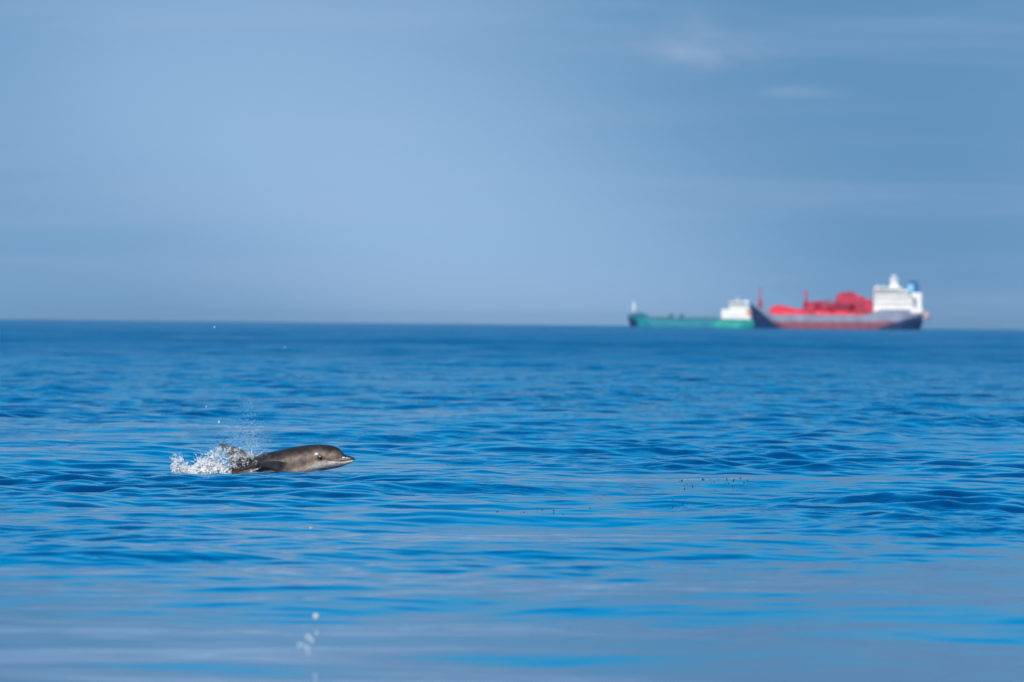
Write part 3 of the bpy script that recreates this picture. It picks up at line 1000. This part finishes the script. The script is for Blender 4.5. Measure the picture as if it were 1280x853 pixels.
tag(lace, 'lacy threads of spray thrown over the dorsal fin of the dolphin', 'spray', kind='stuff')

# fine mist hanging above the fin
k = 4200
u = np.concatenate([rng.normal(296, 17, k // 2), rng.normal(316, 11, k // 2)])
v = 572 - np.abs(rng.normal(0, 1, len(u))) * np.interp(u, [250, 285, 315, 345], [8, 16, 27, 10])
y = rng.normal(-0.02, 0.12, len(u))
mist = drops('spray_mist', to_world(u, v, y), rng.uniform(0.0006, 0.0019, len(u)), foam)
tag(mist, 'fine mist of droplets hanging in the air above the dolphin', 'mist', kind='stuff')


# ------------------------------------------------------------------ single droplets
def droplet(u, v, d, rx, rz, label, group=None):
    b = bmesh.new(); bmesh.ops.create_icosphere(b, subdivisions=2, radius=1.0)
    for w in b.verts:
        k_ = 1 + 0.12 * math.sin(5 * w.co.x + 3 * w.co.z + u)
        w.co = Vector((w.co.x * rx * k_, w.co.y * rx, w.co.z * rz * k_ * (1 - 0.25 * w.co.z)))
    me = bpy.data.meshes.new('water_droplet'); b.to_mesh(me); b.free()
    me.materials.append(foam)
    me.polygons.foreach_set('use_smooth', [True] * len(me.polygons))
    o = bpy.data.objects.new('water_droplet', me); C.objects.link(o)
    o.location = spot(u, v, d)
    tag(o, label, 'droplet', group)
    return o


low = 'small white droplet in the cluster falling onto calm water, ships far behind'
for (u, v, a, b_) in ((388.9, 796.0, 2.0, 3.0), (393.6, 800.6, 1.9, 2.8), (387.6, 809.5, 1.5, 3.0), (378.0, 806.5, 1.4, 2.6), (383.0, 805.5, 1.0, 2.0), (390.0, 816.5, 1.3, 1.8)):
    droplet(u, v, 30.5, 1.1 * a * PX * 30.5, 1.0 * b_ * PX * 30.5, 'white droplet in the small cluster falling onto calm near water', 'droplets falling in a cluster')
droplet(398.2, 770.2, 33.0, 3.3 * PX * 33, 3.5 * PX * 33, 'round white droplet hanging alone above the falling cluster', None)
droplet(399.2, 791.0, 32.5, 0.8 * PX * 32.5, 3.0 * PX * 32.5, 'thin elongated droplet between the round drop and the falling cluster', None)
for (u, v, a, lab) in ((268.0, 409.0, 0.9, 'tiny droplet high above the splash, just under the horizon line'),
                       (274.8, 527.5, 1.3, 'bright droplet flying above the white water splash'),
                       (258.5, 508.5, 0.7, 'faint droplet high over the white water splash'),
                       (356.0, 434.5, 0.6, 'tiny droplet in the air high above the back of the dolphin')):
    droplet(u, v, DD - 0.2, a * SD, a * SD * 1.15, lab)
droplet(391.0, 660.0, 48.0, 2.0 * PX * 48, 0.9 * PX * 48, 'flat bright fleck of water on the dark ripples in front of the dolphin')

# ------------------------------------------------------------------ specks drifting on the surface
SP = []
for (u0, u1, v0, n_) in ((486, 520, 618.5, 12), (556, 640, 635, 12), (612, 800, 624, 8), (628, 760, 636, 10), (850, 940, 609, 34), (800, 960, 603, 14),
                         (990, 1060, 600, 9), (840, 880, 632, 12), (470, 560, 640, 8), (215, 245, 609, 5), (900, 1060, 616, 12)):
    for _ in range(n_):
        u = rng.uniform(u0, u1); v = v0 + rng.normal(0, 1.6)
        d = CAM_H / (((v - 405.5) - (u - 640) * SL) * PX)
        SP.append(((u - 640) * PX * d, d))
SP = np.array(SP)
sz = wave_height(SP[:, 0].copy(), SP[:, 1].copy(), np.full(len(SP), 0.08))
speckm = mat('dark_drifting_specks', (0.012, 0.020, 0.045), 0.35, noise=0.3)
sp = drops('floating_specks', np.stack([SP[:, 0], SP[:, 1], sz + 0.002], -1), rng.uniform(0.0022, 0.0055, len(SP)), speckm, lump=0.25)
tag(sp, 'scattered tiny dark specks drifting on the ripples beside the dolphin', 'specks', kind='stuff')

# ------------------------------------------------------------------ sea air
hz = MB().box(-42000, 42000, -42000, 42000, -1.5, 46.0).build('haze', foam)
tag(hz, 'thin pale marine haze over the whole sea', 'haze', kind='stuff')
hm = bpy.data.materials.new('marine_haze'); hm.use_nodes = True
hm.node_tree.nodes.remove(hm.node_tree.nodes['Principled BSDF'])
pv = hm.node_tree.nodes.new('ShaderNodeVolumePrincipled')
pv.inputs['Color'].default_value = (0.60, 0.84, 1.0, 1)
pv.inputs['Density'].default_value = 0.000015
pv.inputs['Anisotropy'].default_value = 0.2
hm.node_tree.links.new(pv.outputs['Volume'], hm.node_tree.nodes['Material Output'].inputs['Volume'])
hz.data.materials.clear(); hz.data.materials.append(hm)
